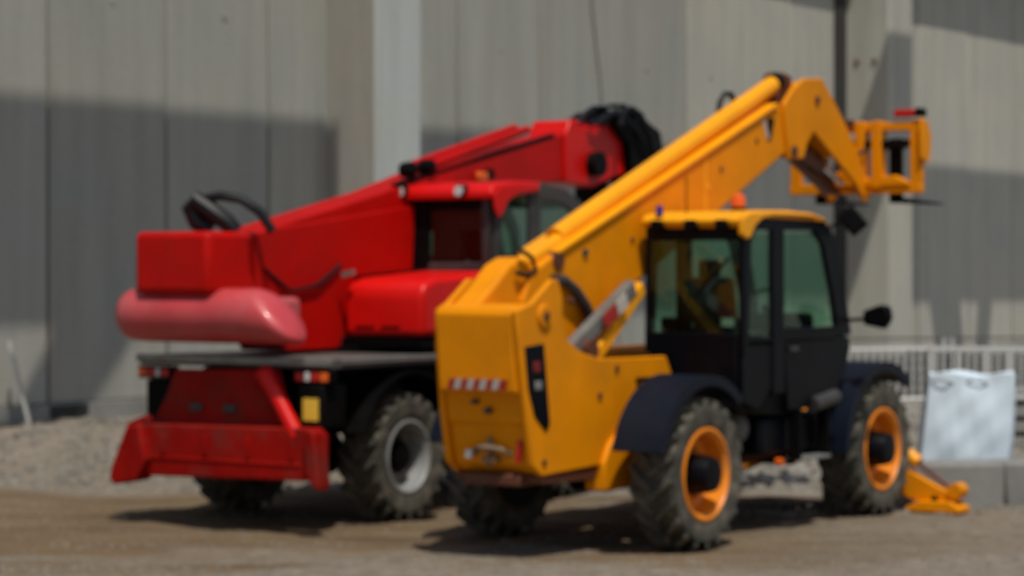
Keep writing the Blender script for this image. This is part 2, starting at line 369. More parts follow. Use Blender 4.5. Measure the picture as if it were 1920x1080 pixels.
# ------------------------------------------------------------------ wheels
def tyre(Rr, W, rr, side, lugs=20):
    """centre at origin, axis y; side=-1: outer face towards -y"""
    h = W / 2; b = MB()
    prof = [(rr, -h * .78), (rr + .03, -h * .93), (rr + (Rr - rr) * .35, -h * 1.02), (rr + (Rr - rr) * .68, -h * 1.0), (Rr - .085, -h * .93), (Rr - .070, -h * .8), (Rr - .062, -h * .4),
            (Rr - .06, 0), (Rr - .062, h * .4), (Rr - .070, h * .8), (Rr - .085, h * .93), (rr + (Rr - rr) * .68, h), (rr + (Rr - rr) * .35, h * 1.02), (rr + .03, h * .93), (rr, h * .78)]
    b.lathe(prof, n=64, closed=True)
    n = lugs
    for k in range(n):
        for sgn in (-1, 1):
            a0 = 2 * math.pi * (k + (0 if sgn < 0 else .5)) / n
            V = []
            for q in range(5):
                y = sgn * h * (-.03 + 1.0 * q / 4); a = a0 + .30 * (1 - q / 4) * 1.0
                rt = Rr - (.0 if q < 4 else .022); rb = Rr - .11
                wd = .046 + .014 * q / 4
                for da, rad in ((-wd, rb), (-wd * .72, rt), (wd * .72, rt), (wd, rb)):
                    V.append((rad * math.cos(a + da), y, rad * math.sin(a + da)))
            F = [(4 * q + j, 4 * q + (j + 1) % 4, 4 * q + 4 + (j + 1) % 4, 4 * q + 4 + j) for q in range(4) for j in range(4)] + [(0, 1, 2, 3), (19, 18, 17, 16)]
            b.add(V, F)
    return b
def make_wheel(parent, x, y, side, Rr, W, rr, rim_m, hub_m, hub_r=.145, hub_out=.0):
    s = side; h = W / 2
    w = MB().lathe([(hub_r * 1.15, s * (h - .26)), (hub_r * 1.12, s * (h - .12)), (hub_r, s * (h - .08 + hub_out)), (hub_r * .9, s * (h - .03 + hub_out)), (hub_r * .35, s * (h - .02 + hub_out))], n=28)
    w.cyl((0, s * (h - .3), 0), (0, -s * h * .9, 0), .16); w.cyl((0, -s * h * .25, 0), (0, -s * h * .90, 0), rr + .006, n=32)
    wo = w.obj("wheel", hub_m, parent); wo.location = (x, y, Rr - .012)
    tyre(Rr, W, rr, s).obj("tyre", TYRE, wo, ang=28)
    rp = [(rr + .008, s * (h * .80)), (rr + .012, s * (h * .95)), (rr - .012, s * (h * .97)), (rr - .022, s * (h * .86)), (rr - .045, s * (h * .80)), (rr - .062, s * (h * .10)), (rr - .10, s * (h * -.02)),
          (hub_r * 1.6, s * (h * .0)), (hub_r * 1.05, s * (h * .12)), (hub_r * 1.05, s * (h * -.1)), (rr - .06, s * (h * -.14)), (rr - .02, s * (-h * .85)), (rr + .008, s * (-h * .85))]
    rim = MB().lathe(rp, n=48, closed=True)
    rim.obj("rim", rim_m, wo, ang=40)
    nb = MB()
    for k in range(10):
        a = 2 * math.pi * k / 10; q = hub_r * 1.32
        nb.cyl((q * math.cos(a), s * .0, q * math.sin(a)), (q * math.cos(a), s * (h * .12 + .03), q * math.sin(a)), .013, n=6)
    nb.obj("wheel_nuts", GREY, wo)["kind"] = "stuff"
    return wo

# ------------------------------------------------------------------ yellow telehandler (x forwards, y to its far side)
Y = empty("telehandler", (.701, 20.650, 0), 55.6)
tag(Y, "yellow telehandler with raised boom and black glazed cab parked in front", "telehandler")
for x in (0, 3.4):
    make_wheel(Y, x, -.945, -1, .645, .41, .385, RIMY, BLKP, .155, .085)
    make_wheel(Y, x, .945, 1, .645, .41, .385, RIMY, BLKP, .155, .085)
    ax = MB().cyl((x, -.72, .63), (x, .72, .63), .09).cyl((x, -.16, .63), (x, .16, .63), .2).cyl((x, -.74, .63), (x, -.55, .63), .17).cyl((x, .55, .63), (x, .74, .63), .17)
    ax.obj("axle", BLK, Y)
# chassis
side = [(-1.85, 2.03), (-1.62, 2.09), (-1.45, 2.20), (-1.33, 2.28), (-1.24, 2.27), (-1.18, 2.15), (-1.17, 1.92), (-1.10, 1.78), (-.92, 1.68), (-.62, 1.61), (.47, 1.60), (.56, 1.46), (.56, .98), (-.05, .98), (-.33, 1.0), (-.60, .72), (-1.48, .69), (-1.62, .78), (-1.70, 1.2), (-1.81, 1.75)]
MB().prism(side, 'y', -.46, -.405).obj("side_plate", YEL, Y, bevel=.012)
MB().prism([(max(x, -1.76), z) for x, z in side], 'y', .355, .41).obj("side_plate", YEL, Y, bevel=.012)
MB().box(-1.0, 3.6, -.30, .30, .72, 1.0).obj("chassis", BLK, Y, bevel=.02)
MB().box(-.45, .4, -.40, .35, 1.0, 1.5).obj("chassis_box", BROWN, Y, bevel=.02)
cw = [(-1.835, 2.0), (-1.80, 2.055), (-1.72, 2.075), (-1.45, 2.08), (-1.2, 1.9), (-1.0, 1.2), (-1.1, .74), (-1.46, .70), (-1.56, .78), (-1.63, 1.10), (-1.66, 1.12), (-1.70, 1.345), (-1.785, 1.375), (-1.815, 1.75)]
cwo = MB().prism(cw, 'y', -.40, .35).obj("counterweight", YEL, Y, bevel=.028, seg=3)
n = 9
for i in range(n):
    y0 = .24 - i * .062; q = .03
    MB().add([(-1.795, y0, 1.395), (-1.795, y0 - .062, 1.395), (-1.795 - .012, y0 - .062 - q, 1.475), (-1.795 - .012, y0 - q, 1.475), (-1.82, y0, 1.395), (-1.82, y0 - .062, 1.395), (-1.83, y0 - .062 - q, 1.475), (-1.83, y0 - q, 1.475)],
             [(0, 1, 2, 3), (7, 6, 5, 4), (0, 4, 5, 1), (1, 5, 6, 2), (2, 6, 7, 3), (3, 7, 4, 0)]).obj("warning_stripe", STK_R if i % 2 == 0 else STK_W, cwo)
MB().cyl((-1.66, .03, 1.29), (-1.76, .03, 1.29), .022, n=10).obj("bolt", GREY, cwo)
MB().cyl((-1.66, -.09, 1.22), (-1.74, -.09, 1.22), .028, n=10).obj("bolt", GREY, cwo)
MB().box(-1.65, -1.60, .13, .19, .82, .89).obj("marker_lamp", LENS_W, cwo, bevel=.01)
MB().prism([(-.36, .98), (-.33, .80), (-.29, .80), (-.31, .98)], 'x', -1.60, -1.62).obj("reflector", LENS_R, cwo)
hi = MB(); hi.tube([(-1.57 - .11 * math.sin(R(a)), -.05 + .17 * math.cos(R(a)), .86 + .06 * math.sin(R(a))) for a in range(0, 181, 18)], .022)
hi.box(-1.66, -1.5, -.12, .02, .80, .84); hi.cyl((-1.63, -.05, .76), (-1.63, -.05, 1.0), .02)
hi.obj("tow_hitch", HITCH, Y)
MB().box(-1.58, -1.2, -.30, .25, .60, .70).obj("rear_beam", BROWN, Y, bevel=.02)
MB().prism([(-.60, .50), (-.60, .74), (-.50, .90), (-.36, .98), (-.15, .985), (-.02, .93), (-.02, .50)], 'y', -.50, -.30).obj("axle_bracket", YEL, Y, bevel=.02)
MB().prism([(-1.5, .69), (-1.45, .62), (-.65, .60), (-.60, .71)], 'y', -.44, .39).obj("lower_cover", BROWN, Y, bevel=.01)
# tail light column in the near side plate
tl = MB().prism([(-1.74, 1.74), (-1.47, 1.76), (-1.38, 1.10), (-1.44, 1.05), (-1.60, 1.18), (-1.69, 1.40)], 'y', -.475, -.44).obj("tail_light", BLKP, Y, bevel=.01)
MB().box(-1.63, -1.53, -.483, -.47, 1.53, 1.62).obj("red_lens", LENS_D, tl, bevel=.01)
MB().box(-1.60, -1.51, -.483, -.47, 1.39, 1.46).obj("clear_lens", STEEL, tl, bevel=.01)
for p in ((-.62, 1.30), (-1.46, .80), (-1.05, 2.1), (-.35, 1.52)):
    MB().cyl((p[0], -.44, p[1]), (p[0], -.475, p[1]), .028, n=12).obj("bolt", BROWN, Y)
MB().cyl((-1.46, -.485, 1.98), (-1.46, .43, 1.98), .095, n=28).obj("pivot_boss", YEL, Y, bevel=.01)
MB().cyl((-1.46, -.50, 1.98), (-1.46, -.484, 1.98), .038).obj("pivot_pin", BROWN, Y)
# fenders
def fender(x, s, a0, a1, name="fender"):
    y0, y1 = (-1.17, -.70) if s < 0 else (.70, 1.17)
    b = MB().arc((x, .62), .82, .85, a0, a1, y0, y1, 18)
    ys = -1.17 if s < 0 else 1.14
    b.arc((x, .62), .76, .8195, a0, a1, ys, ys + .03, 18)
    yi = -.72 if s < 0 else .69
    return b.obj(name, NAVY, Y, ang=40)
fender(0, -1, 48, 163); fender(0, 1, 30, 163); fender(3.4, -1, 50, 178); fender(3.4, 1, 40, 170)
for x in (0, 3.4):
    for s in (-1, 1): MB().bar((x, s * .35, 1.40), (x, s * .8, 1.44), .08, .04).obj("fender_bracket", BLK, Y)
# rear linkage: compensation ram and lifting lugs at the back of the boom
MB().prism([(-1.74, 2.05), (-1.66, 2.10), (-1.42, 2.26), (-1.25, 2.40), (-1.08, 2.46), (-.95, 2.44), (-.80, 2.34), (-.9, 2.1), (-1.3, 2.0)], 'y', .02, .28).obj("boom_mount", YEL, Y, bevel=.03)
MB().tube([(-1.15, -.02, 2.52), (-1.0, -.03, 2.46), (-.93, -.03, 2.36), (-1.05, -.02, 2.30), (-1.2, -.02, 2.33)], .02).obj("hose", HOSE, Y)
MB().cyl((-1.30, .1, 2.28), (-.35, .1, 2.62), .07).obj("compensation_ram", YEL2, Y)
# boom
bp = [(-1.00, 2.34), (-.62, 2.50), (3.30, 3.97), (3.52, 3.93), (3.58, 3.52), (3.45, 3.47), (.83, 2.29), (-.15, 1.88), (-.75, 1.56), (-1.05, 1.66), (-1.12, 2.1)]
boom = MB().prism(bp, 'y', -.03, .33).obj("boom", YEL, Y, bevel=.03, seg=3)
tub = MB().cyl((-.42, .12, 2.63), (3.52, .12, 4.19), .088, n=28); tub.obj("hydraulic_tube", YEL2, boom)
MB().cyl((3.50, .12, 4.182), (3.60, .12, 4.222), .10, n=24).obj("tube_clamp", BLK, boom)
MB().prism([(3.45, 4.10), (3.60, 4.32), (3.78, 4.28), (3.80, 3.9), (3.5, 3.9)], 'y', .04, .26).obj("tube_bracket", BROWN, boom, bevel=.02)
MB().cyl((-.60, -.05, 2.43), (-.60, .3, 2.43), .08).obj("tube_lug", BROWN, boom)
MB().cyl((-.18, -.05, 2.50), (-.18, .0, 2.50), .035).obj("pin", GREY, boom)
MB().tube([(2.88, .38, 3.85), (2.92, .38, 4.0), (3.02, .38, 4.08), (3.14, .38, 4.08), (3.22, .38, 3.98)], .028).obj("hose_loop", HOSE, boom)
MB().prism([(3.02, 3.80), (3.07, 3.82), (3.16, 3.64), (3.12, 3.62)], 'y', -.036, -.02).obj("sticker", STK_W, boom)
MB().prism([(3.12, 3.83), (3.27, 3.83), (3.20, 3.62), (3.12, 3.60)], 'y', -.034, -.02).obj("access_hole", BLK, boom)
MB().cyl((1.95, -.04, 3.13), (1.95, 0, 3.13), .035).obj("pin", YEL2, boom)
MB().prism([(-.62, 2.515), (3.30, 3.985), (3.30, 3.96), (-.62, 2.49)], 'y', -.06, .36).obj("boom_top_flange", YEL2, boom)
# lift ram with guard
MB().tube([(-.74, -.08, 2.27), (-.60, -.09, 2.265), (-.42, -.09, 2.18), (-.26, -.09, 2.05), (-.14, -.09, 1.90), (-.08, -.09, 1.78)], .048).obj("boom_hose_guard", GREY, Y)
MB().bar((-.86, -.30, 1.66), (.25, -.24, 2.20), .10, .15).obj("lift_ram", DULL, Y, bevel=.02)
MB().bar((-.38, -.357, 1.905), (-.16, -.345, 2.01), .012, .12).obj("reflective_tape", STK_R, Y)
MB().bar((-.15, -.345, 2.015), (.02, -.335, 2.10), .012, .12).obj("reflective_tape", STK_W, Y)
MB().bar((-.52, -.26, 1.55), (.42, -.2, 2.20), .14, .13).obj("lift_strut", YEL2, Y, bevel=.02)
MB().cyl((-.62, -.40, 1.68), (-.62, .3, 1.68), .09).obj("ram_pin", BROWN, Y)
# boom head
hp = [(3.40, 3.98), (3.62, 4.16), (3.83, 4.26), (4.22, 4.29), (4.40, 4.15), (4.76, 3.84), (5.08, 3.52), (5.35, 3.10), (5.22, 3.05), (5.0, 3.24), (4.04, 3.74), (3.90, 3.62), (3.82, 3.46), (3.5, 3.44)]
head = MB().prism(hp, 'y', -.07, -.02).obj("boom_head", YEL, Y, bevel=.012)
MB().prism(hp, 'y', .32, .37).obj("head_plate", YEL, head, bevel=.012)
MB().prism([(3.5, 3.95), (3.85, 4.23), (4.20, 4.25), (4.6, 3.92), (4.95, 3.60), (4.6, 3.5), (4.04, 3.76), (3.7, 3.6)], 'y', -.02, .32).obj("head_core", YEL, head, bevel=.01)
MB().cyl((4.10, -.09, 4.06), (4.10, .40, 4.06), .045).obj("head_pin", BROWN, head)
MB().cyl((3.60, -.09, 3.52), (3.60, .40, 3.52), .06).obj("head_pin", BROWN, head)
MB().cyl((3.98, .15, 3.60), (4.6, .15, 3.43), .08).obj("tilt_ram", BROWN, head)
MB().cyl((4.6, .15, 3.43), (5.1, .15, 3.26), .035).obj("tilt_rod", CHROME, head)
MB().prism([(4.1, 3.68), (4.95, 3.32), (5.2, 3.14), (4.98, 3.13), (4.15, 3.47)], 'y', .2, .3).obj("head_linkage", BROWN, head)
# fork carriage
cx = 5.2
car = MB().box(cx, cx + .10, -.70, .82, 3.14, 3.25).obj("fork_carriage", YEL, Y, bevel=.012)
MB().box(cx + .002, cx + .098, .70, .815, 3.245, 3.62).obj("carriage_post", YEL, car, bevel=.012)
MB().box(cx + .002, cx + .098, -.70, -.575, 3.245, 3.90).obj("carriage_post", YEL, car, bevel=.012)
MB().box(cx + .004, cx + .096, -.58, .82, 3.62, 3.70).obj("carriage_cross_bar", BLK, car, bevel=.01)
MB().box(cx + .004, cx + .096, -.58, .22, 3.79, 3.88).obj("carriage_top_bar", YEL, car, bevel=.012)
MB().box(cx - .03, cx + .12, -.06, .04, 3.2, 3.9).obj("carriage_rib", YEL, car, bevel=.01)
MB().box(cx - .03, cx + .12, -.26, -.15, 3.2, 3.9).obj("carriage_rib", YEL, car, bevel=.01)
MB().prism([(-.58, 3.25), (-.40, 3.33), (-.1, 3.30), (.1, 3.42), (.3, 3.36), (.3, 3.22), (-.58, 3.22)], 'x', cx - .02, cx + .12).obj("carriage_gusset", YEL, car, bevel=.01)
MB().prism([(cx - .05, 3.92), (cx + .12, 3.88), (cx + .20, 3.72), (cx + .17, 3.52), (cx + .10, 3.45), (cx - .05, 3.5)], 'y', -.735, -.702).obj("side_lug", YEL, car, bevel=.01)
MB().box(cx - .02, cx + .12, -.64, -.40, 3.93, 4.01).obj("light_bar", LENS_R, car, bevel=.015)
MB().box(cx - .03, cx + .13, -.715, -.642, 3.93, 4.02).obj("light_bar_end", BLK, car, bevel=.015)
MB().box(cx - .04, cx - .005, .05, .2, 3.84, 3.92).obj("carriage_stop", BROWN, car)
for y in (.50, -.36):
    f = MB().box(cx + .11, cx + .17, y - .07, y + .07, 3.06, 3.72).obj("fork", BLK, car, bevel=.01)
    MB().prism([(cx + .115, 3.10), (cx + .115, 3.045), (6.35, 3.05), (6.40, 3.065), (cx + .2, 3.105)], 'y', y - .065, y + .065).obj("fork_tine", BLK, f)
    MB().box(cx + .05, cx + .20, y - .085, y + .085, 3.60, 3.70).obj("fork_hook", BLK, f, bevel=.01)
MB().tube([(4.6, .1, 3.62), (4.85, .0, 3.42), (5.0, -.02, 3.50), (5.15, -.1, 3.6)], .02).obj("carriage_hose", HOSE, car)
# cab
cab = MB()
cab.prism([(.74, 1.10), (1.50, 1.04), (2.40, 1.12), (2.68, 1.36), (2.80, 1.60), (2.78, 1.74), (.74, 1.74)], 'y', -1.04, -.14)
cab = cab.obj("cab_body", BLK, Y, bevel=.02)
for s, (ya, yb) in ((-1, (-1.10, -1.045)), (1, (-.155, -.10))):
    MB().prism([(.70, 1.62), (.80, 1.62), (.86, 2.60), (.98, 2.74), (.72, 2.74)], 'y', ya, yb).obj("rear_pillar", BLKP, cab, bevel=.012)
    MB().prism([(1.25, 1.25), (1.47, 1.25), (1.46, 2.76), (1.24, 2.76)], 'y', ya, yb).obj("door_pillar", BLKP, cab, bevel=.012)
    MB().prism([(2.00, 2.74), (2.36, 2.76), (2.55, 2.50), (2.67, 2.20), (2.80, 1.74), (2.52, 1.74), (2.40, 2.15), (2.22, 2.58)], 'y', ya, yb).obj("front_pillar", BLKP, cab, bevel=.012)
    MB().prism([(.72, 2.70), (2.3, 2.71), (2.3, 2.80), (.95, 2.81), (.72, 2.75)], 'y', ya - .004 * s, yb).obj("top_rail", BLKP, cab, bevel=.012)
    MB().prism([(.80, 1.72), (2.52, 1.72), (2.52, 1.83), (1.47, 1.83), (1.24, 1.74), (.80, 1.78)], 'y', ya + .004 * s, yb - .004).obj("waist_rail", BLKP, cab, bevel=.008)
    MB().prism([(.81, 1.79), (1.25, 1.745), (1.25, 2.70), (.95, 2.70), (.86, 2.60)], 'y', ya + .022, ya + .030).obj("window_pane", GLASS, cab)
    MB().prism([(1.47, 1.835), (2.50, 1.835), (2.38, 2.20), (2.22, 2.58), (2.10, 2.70), (1.47, 2.70)], 'y', ya + .022, ya + .030).obj("window_pane", GLASS, cab)
door = MB().prism([(1.48, 1.72), (2.78, 1.72), (2.79, 1.60), (2.66, 1.38), (2.40, 1.14), (1.55, 1.08)], 'y', -1.09, -1.045).obj("cab_door", BLKP, cab, bevel=.012)
MB().box(1.56, 1.70, -1.12, -1.092, 1.62, 1.66).obj("door_handle", GREY, door, bevel=.006)
MB().prism([(.72, 1.70), (1.24, 1.70), (1.24, 1.30), (1.0, 1.12), (.72, 1.20)], 'y', -1.085, -1.045).obj("rear_skirt", BLKP, cab, bevel=.012)
# rear face of the cab
MB().box(.69, .735, -1.04, -.16, 1.12, 1.80).obj("rear_panel", BLKP, cab, bevel=.012)
MB().box(.695, .735, -1.04, -.16, 2.61, 2.72).obj("rear_header", BLKP, cab, bevel=.01)
MB().box(.71, .718, -1.04, -.16, 1.80, 2.61).obj("rear_window", GLASS, cab)
MB().bar((.70, -.96, 2.46), (.70, -.62, 2.12), .015, .022).obj("wiper", BLK, cab)
MB().prism([(2.34, 2.68), (2.52, 2.50), (2.76, 1.74), (2.77, 1.74), (2.53, 2.51), (2.35, 2.69)], 'y', -1.04, -.16).obj("windscreen", GLASS, cab)
# roof
roof = MB().prism([(.64, 2.735), (.62, 2.79), (.70, 2.845), (1.0, 2.875), (1.55, 2.885), (2.05, 2.87), (2.30, 2.83), (2.40, 2.77), (2.36, 2.745)], 'y', -1.075, -.10).obj("cab_roof", YEL2, cab, bevel=.03, seg=3)
MB().prism([(.64, 2.80), (.64, 2.66), (.74, 2.62), (.80, 2.64), (.88, 2.74), (1.0, 2.80), (1.2, 2.83), (1.6, 2.84), (2.0, 2.83), (2.25, 2.80), (2.0, 2.86), (1.2, 2.868), (.8, 2.85)], 'y', -1.125, -1.08).obj("roof_edge", YEL2, cab, bevel=.01)
MB().box(.70, .75, -1.04, -.16, 2.715, 2.74).obj("roof_lip", YEL2, cab)
for y in (-.28, -.62, -.93):
    MB().box(.58, .68, y - .055, y + .055, 2.70, 2.79).obj("work_lamp", BLK, cab, bevel=.015)
MB().cyl((.66, -.28, 2.84), (.66, -.28, 2.92), .035, .028, n=14).obj("blue_lamp", LENS_B, cab)
MB().cyl((.70, -.53, 2.85), (.70, -.53, 3.17), .007, n=6).obj("aerial", BLK, cab)
bc = MB().cyl((1.55, -.58, 2.87), (1.55, -.58, 2.92), .07, n=20).obj("beacon", BLK, cab)
MB().lathe([(.062, 0), (.066, .05), (.058, .10), (.03, .125)], (1.55, -.58, 2.92), 20, 'z').obj("beacon_lens", LENS_O, bc)
MB().tube([(2.35, -1.06, 2.74), (2.45, -1.14, 2.78), (2.5, -1.2, 2.80)], .015).obj("lamp_arm", BLK, cab)
MB().bar((2.46, -1.19, 2.90), (2.53, -1.33, 2.71), .20, .18).obj("front_lamp", BLK, cab, bevel=.02)
ma = MB().tube([(2.76, -1.06, 1.88), (2.72, -1.2, 1.885), (2.70, -1.32, 1.90)], .018).obj("mirror_arm", BLK, cab)
MB().prism([(-1.28, 1.84), (-1.50, 1.80), (-1.56, 1.90), (-1.54, 2.01), (-1.46, 2.03), (-1.28, 1.97)], 'x', 2.65, 2.75).obj("mirror", BLK, ma, bevel=.03, seg=3)
# inside the cab
st = MB().box(1.15, 1.65, -.82, -.36, 1.62, 1.80).obj("seat", SEAT, cab, bevel=.04)
MB().bar((1.15, -.59, 1.74), (1.02, -.59, 2.28), .44, .12).obj("seat_back", SEAT, st, bevel=.04)
MB().box(.98, 1.04, -.70, -.48, 2.28, 2.44).obj("head_rest", SEAT, st, bevel=.03)
sw = MB(); sw.tube([(2.02 + .10 * math.cos(t), -.59 + .19 * math.sin(t), 2.02 + .15 * math.cos(t)) for t in [2 * math.pi * k / 20 for k in range(21)]], .016)
sw.cyl((2.02, -.59, 2.02), (2.18, -.59, 1.7), .03); sw.obj("steering_wheel", BLK, cab)
MB().box(2.1, 2.45, -.9, -.3, 1.72, 1.95).obj("dashboard", BLK, cab, bevel=.05)
MB().box(.80, .98, -.36, -.2, 1.74, 1.93).obj("control_box", BLK, cab, bevel=.02)
MB().box(.742, .748, -.98, -.86, 1.86, 1.93).obj("window_sticker", STK_W, cab)
# belly, steps, tank on the cab side
MB().box(1.2, 2.5, -1.0, -.35, .70, 1.04).obj("fuel_tank", BLKP, Y, bevel=.05)
MB().box(.65, 1.15, -.55, -.25, .95, 1.12).obj("hydraulic_block", BROWN, Y, bevel=.02)
MB().bar((.55, -.5, .98), (1.2, -.7, .82), .12, .12).obj("hydraulic_pipe", STEEL, Y)
sp = MB().box(1.70, 2.25, -1.16, -.98, .63, .66).obj("step", STEEL, Y, bevel=.006)
MB().box(1.68, 1.71, -1.14, -1.02, .64, 1.1).obj("step_hanger", BLK, sp)
MB().box(2.24, 2.27, -1.14, -1.02, .64, 1.1).obj("step_hanger", BLK, sp)
MB().cyl((2.0, -1.10, 1.12), (2.45, -1.10, 1.18), .07).obj("grab_step", GREY, Y)
MB().cyl((1.50, -1.06, .63), (1.50, -1.0, .63), .035).obj("side_marker", LENS_O, Y)
MB().bar((.2, -.2, .52), (3.1, -.2, .62), .25, .10).obj("drive_shaft_guard", BROWN, Y)
MB().prism([(.15, .80), (.2, .42), (.75, .36), (1.05, .42), (1.65, .68), (1.7, .85)], 'y', -.62, -.32).obj("sump_guard", BLK, Y, bevel=.02)
MB().cyl((.95, -.75, .95), (1.15, -.75, .95), .16).obj("air_tank", DULL, Y)
MB().box(.75, 2.7, -.05, .35, .8, 1.35).obj("transmission", BLK, Y, bevel=.04)
MB().box(.65, 2.95, .45, 1.12, .95, 1.62).obj("engine_cover", YEL, Y, bevel=.08)
MB().prism([(2.9, 1.0), (3.9, 1.0), (4.25, .75), (4.25, .45), (3.6, .7), (2.9, .7)], 'y', -.42, .42).obj("front_frame", YEL, Y, bevel=.02)
# front stabilisers
for s in (-1, 1):
    t = lambda y: s * y
    st1 = MB().prism([(t(.40), .62), (t(.40), .42), (t(1.18), .10), (t(1.35), .08), (t(1.60), .05), (t(1.66), .16), (t(1.45), .24), (t(1.05), .43)], 'x', 3.96, 4.08).obj("stabiliser", YEL, Y, bevel=.012)
    ft = MB().prism([(t(1.15), .0), (t(1.13), .03), (t(1.27), .10), (t(1.60), .11), (t(1.70), .05), (t(1.70), .0)], 'x', 3.88, 4.16).obj("stabiliser_foot", YEL, st1, bevel=.01)
    MB().cyl((3.94, t(1.42), .12), (4.10, t(1.42), .12), .035).obj("foot_pin", BLK, st1)
    MB().cyl((3.93, t(1.63), .21), (4.11, t(1.63), .21), .075).obj("stabiliser_knuckle", YEL, st1)
    MB().cyl((4.02, t(.75), .78), (4.02, t(1.22), .46), .07).obj("stabiliser_ram", YEL2, st1)
    MB().cyl((4.02, t(1.22), .46), (4.02, t(1.62), .19), .022).obj("stabiliser_rod", BROWN, st1)

for x, z in ((2.2, 3.30), (2.9, 3.60), (.6, 2.62)):
    MB().cyl((x, -.045, z), (x, -.02, z), .022).obj("bolt", BROWN, boom)
MB().prism([(.75, 2.66), (.78, 2.66), (.95, 2.28), (.92, 2.28)], 'y', -.036, -.02).obj("weld_seam", YEL2, boom)
MB().prism([(1.9, 2.78), (1.93, 2.78), (1.93, 3.42), (1.90, 3.42)], 'y', -.036, -.02).obj("weld_seam", YEL2, boom)
MB().tube([(.9, .36, 2.62), (1.6, .37, 2.95), (2.6, .38, 3.36), (3.4, .36, 3.7)], .02, 8).obj("boom_hose", HOSE, boom)

# ------------------------------------------------------------------ red rotating telehandler
Q = empty("telehandler", (-1.883, 22.899, 0), 57)
tag(Q, "red rotating telehandler with low boom and black hose bundle standing behind the yellow machine", "telehandler")
for x in (0, 2.9):
    make_wheel(Q, x, -.90, -1, .61, .42, .34, RIMG, BLK, .13, -.05)
    make_wheel(Q, x, .90, 1, .61, .42, .34, RIMG, BLK, .13, -.05)
    MB().cyl((x, -.7, .6), (x, .7, .6), .1).cyl((x, -.18, .6), (x, .18, .6), .2).obj("axle", BLK, Q)
MB().prism([(-1.28, 1.50), (-1.22, 1.55), (3.9, 1.55), (3.95, 1.50), (3.9, 1.46), (-1.25, 1.46)], 'y', -1.13, 1.13).obj("deck", DECK, Q, bevel=.01)
MB().box(-1.30, -1.27, -1.14, 1.14, 1.49, 1.56).obj("deck_edge", STEEL, Q, bevel=.006)
MB().box(-1.1, 3.8, -1.145, -1.132, 1.50, 1.555).obj("deck_edge", STEEL, Q, bevel=.006)
MB().box(-1.15, 3.8, -.45, .45, .8, 1.45).obj("chassis", BLK, Q, bevel=.02)
for s in (-1, 1):
    a, b_ = sorted((s * .66, s * 1.16))
    for x in (0, 2.9):
        MB().arc((x, .58), .80, .83, 20, 160, a, b_, 16).obj("fender", BLK, Q, ang=40)
    lb = MB().box(-1.27, -1.16, *sorted((s * .72, s * 1.14)), 1.33, 1.45).obj("tail_light_box", BLK, Q, bevel=.01)
    MB().box(-1.29, -1.272, *sorted((s * 1.03, s * 1.12)), 1.35, 1.43).obj("orange_lens", LENS_O, lb, bevel=.006)
    MB().box(-1.29, -1.272, *sorted((s * .93, s * 1.01)), 1.35, 1.43).obj("red_lens", LENS_R, lb, bevel=.006)
    MB().box(-1.29, -1.272, *sorted((s * .86, s * .91)), 1.35, 1.43).obj("clear_lens", LENS_W, lb, bevel=.006)
    MB().box(-1.29, -1.272, *sorted((s * .75, s * .84)), 1.35, 1.43).obj("red_lens", LENS_R, lb, bevel=.006)
    if s < 0: MB().cyl((-1.42, s * .52, 1.42), (-1.46, s * .92, .86), .07).obj("stabiliser_ram", REDB, Q)
    if s < 0: MB().cyl((-1.40, s * .47, 1.44), (-1.40, s * .58, 1.30), .085).obj("ram_mount", RED, Q)
bb = MB().box(-1.30, -.95, -1.08, -.78, .93, 1.32).obj("battery_box", BLK, Q, bevel=.02)
MB().box(-1.312, -1.302, -1.03, -.86, 1.0, 1.20).obj("sticker", STK_Y, bb)
MB().box(-1.2, -.7, .70, 1.1, .93, 1.32).obj("battery_box", BLK, Q, bevel=.02)
MB().prism([(.62, 1.43), (-.58, 1.45), (-.74, 1.0), (-.80, .90), (1.0, .90), (.86, .98), (.72, 1.2)], 'x', -1.34, -1.28).obj("rear_plate", REDD, Q, bevel=.01)
bm_ = MB().prism([(1.0, .86), (.94, .92), (-1.10, .95), (-1.18, .88), (-1.18, .54), (-1.1, .48), (.86, .44), (.96, .52)], 'x', -1.52, -1.34).obj("stabiliser_beam", REDD, Q, bevel=.015)
MB().box(-1.53, -1.50, -1.0, .8, .60, .63).obj("beam_rib", REDD, bm_, bevel=.01)
for yb in (-.9, -.4, .1, .6): MB().box(-1.54, -1.515, yb - .02, yb + .02, .66, .84).obj("beam_stiffener", REDD, bm_, bevel=.006)
for yb in (.35, -.05): MB().box(-1.37, -1.33, yb - .07, yb + .07, 1.05, 1.12).obj("cover_plate", GREY, Q, bevel=.006)
MB().prism([(.82, .93), (.97, .91), (1.16, .52), (1.19, .40), (1.12, .35), (.84, .40), (.74, .60)], 'x', -1.62, -1.42).obj("stabiliser_foot", REDD, Q, bevel=.02)
MB().prism([(-1.10, .95), (-1.20, .92), (-1.26, .48), (-1.25, .40), (-1.18, .44), (-1.10, .56)], 'x', -1.60, -1.42).obj("stabiliser_foot", REDD, Q, bevel=.02)
MB().bar((-1.5, .80, .98), (-1.5, 1.02, .90), .08, .05).obj("beam_lug", REDD, Q)
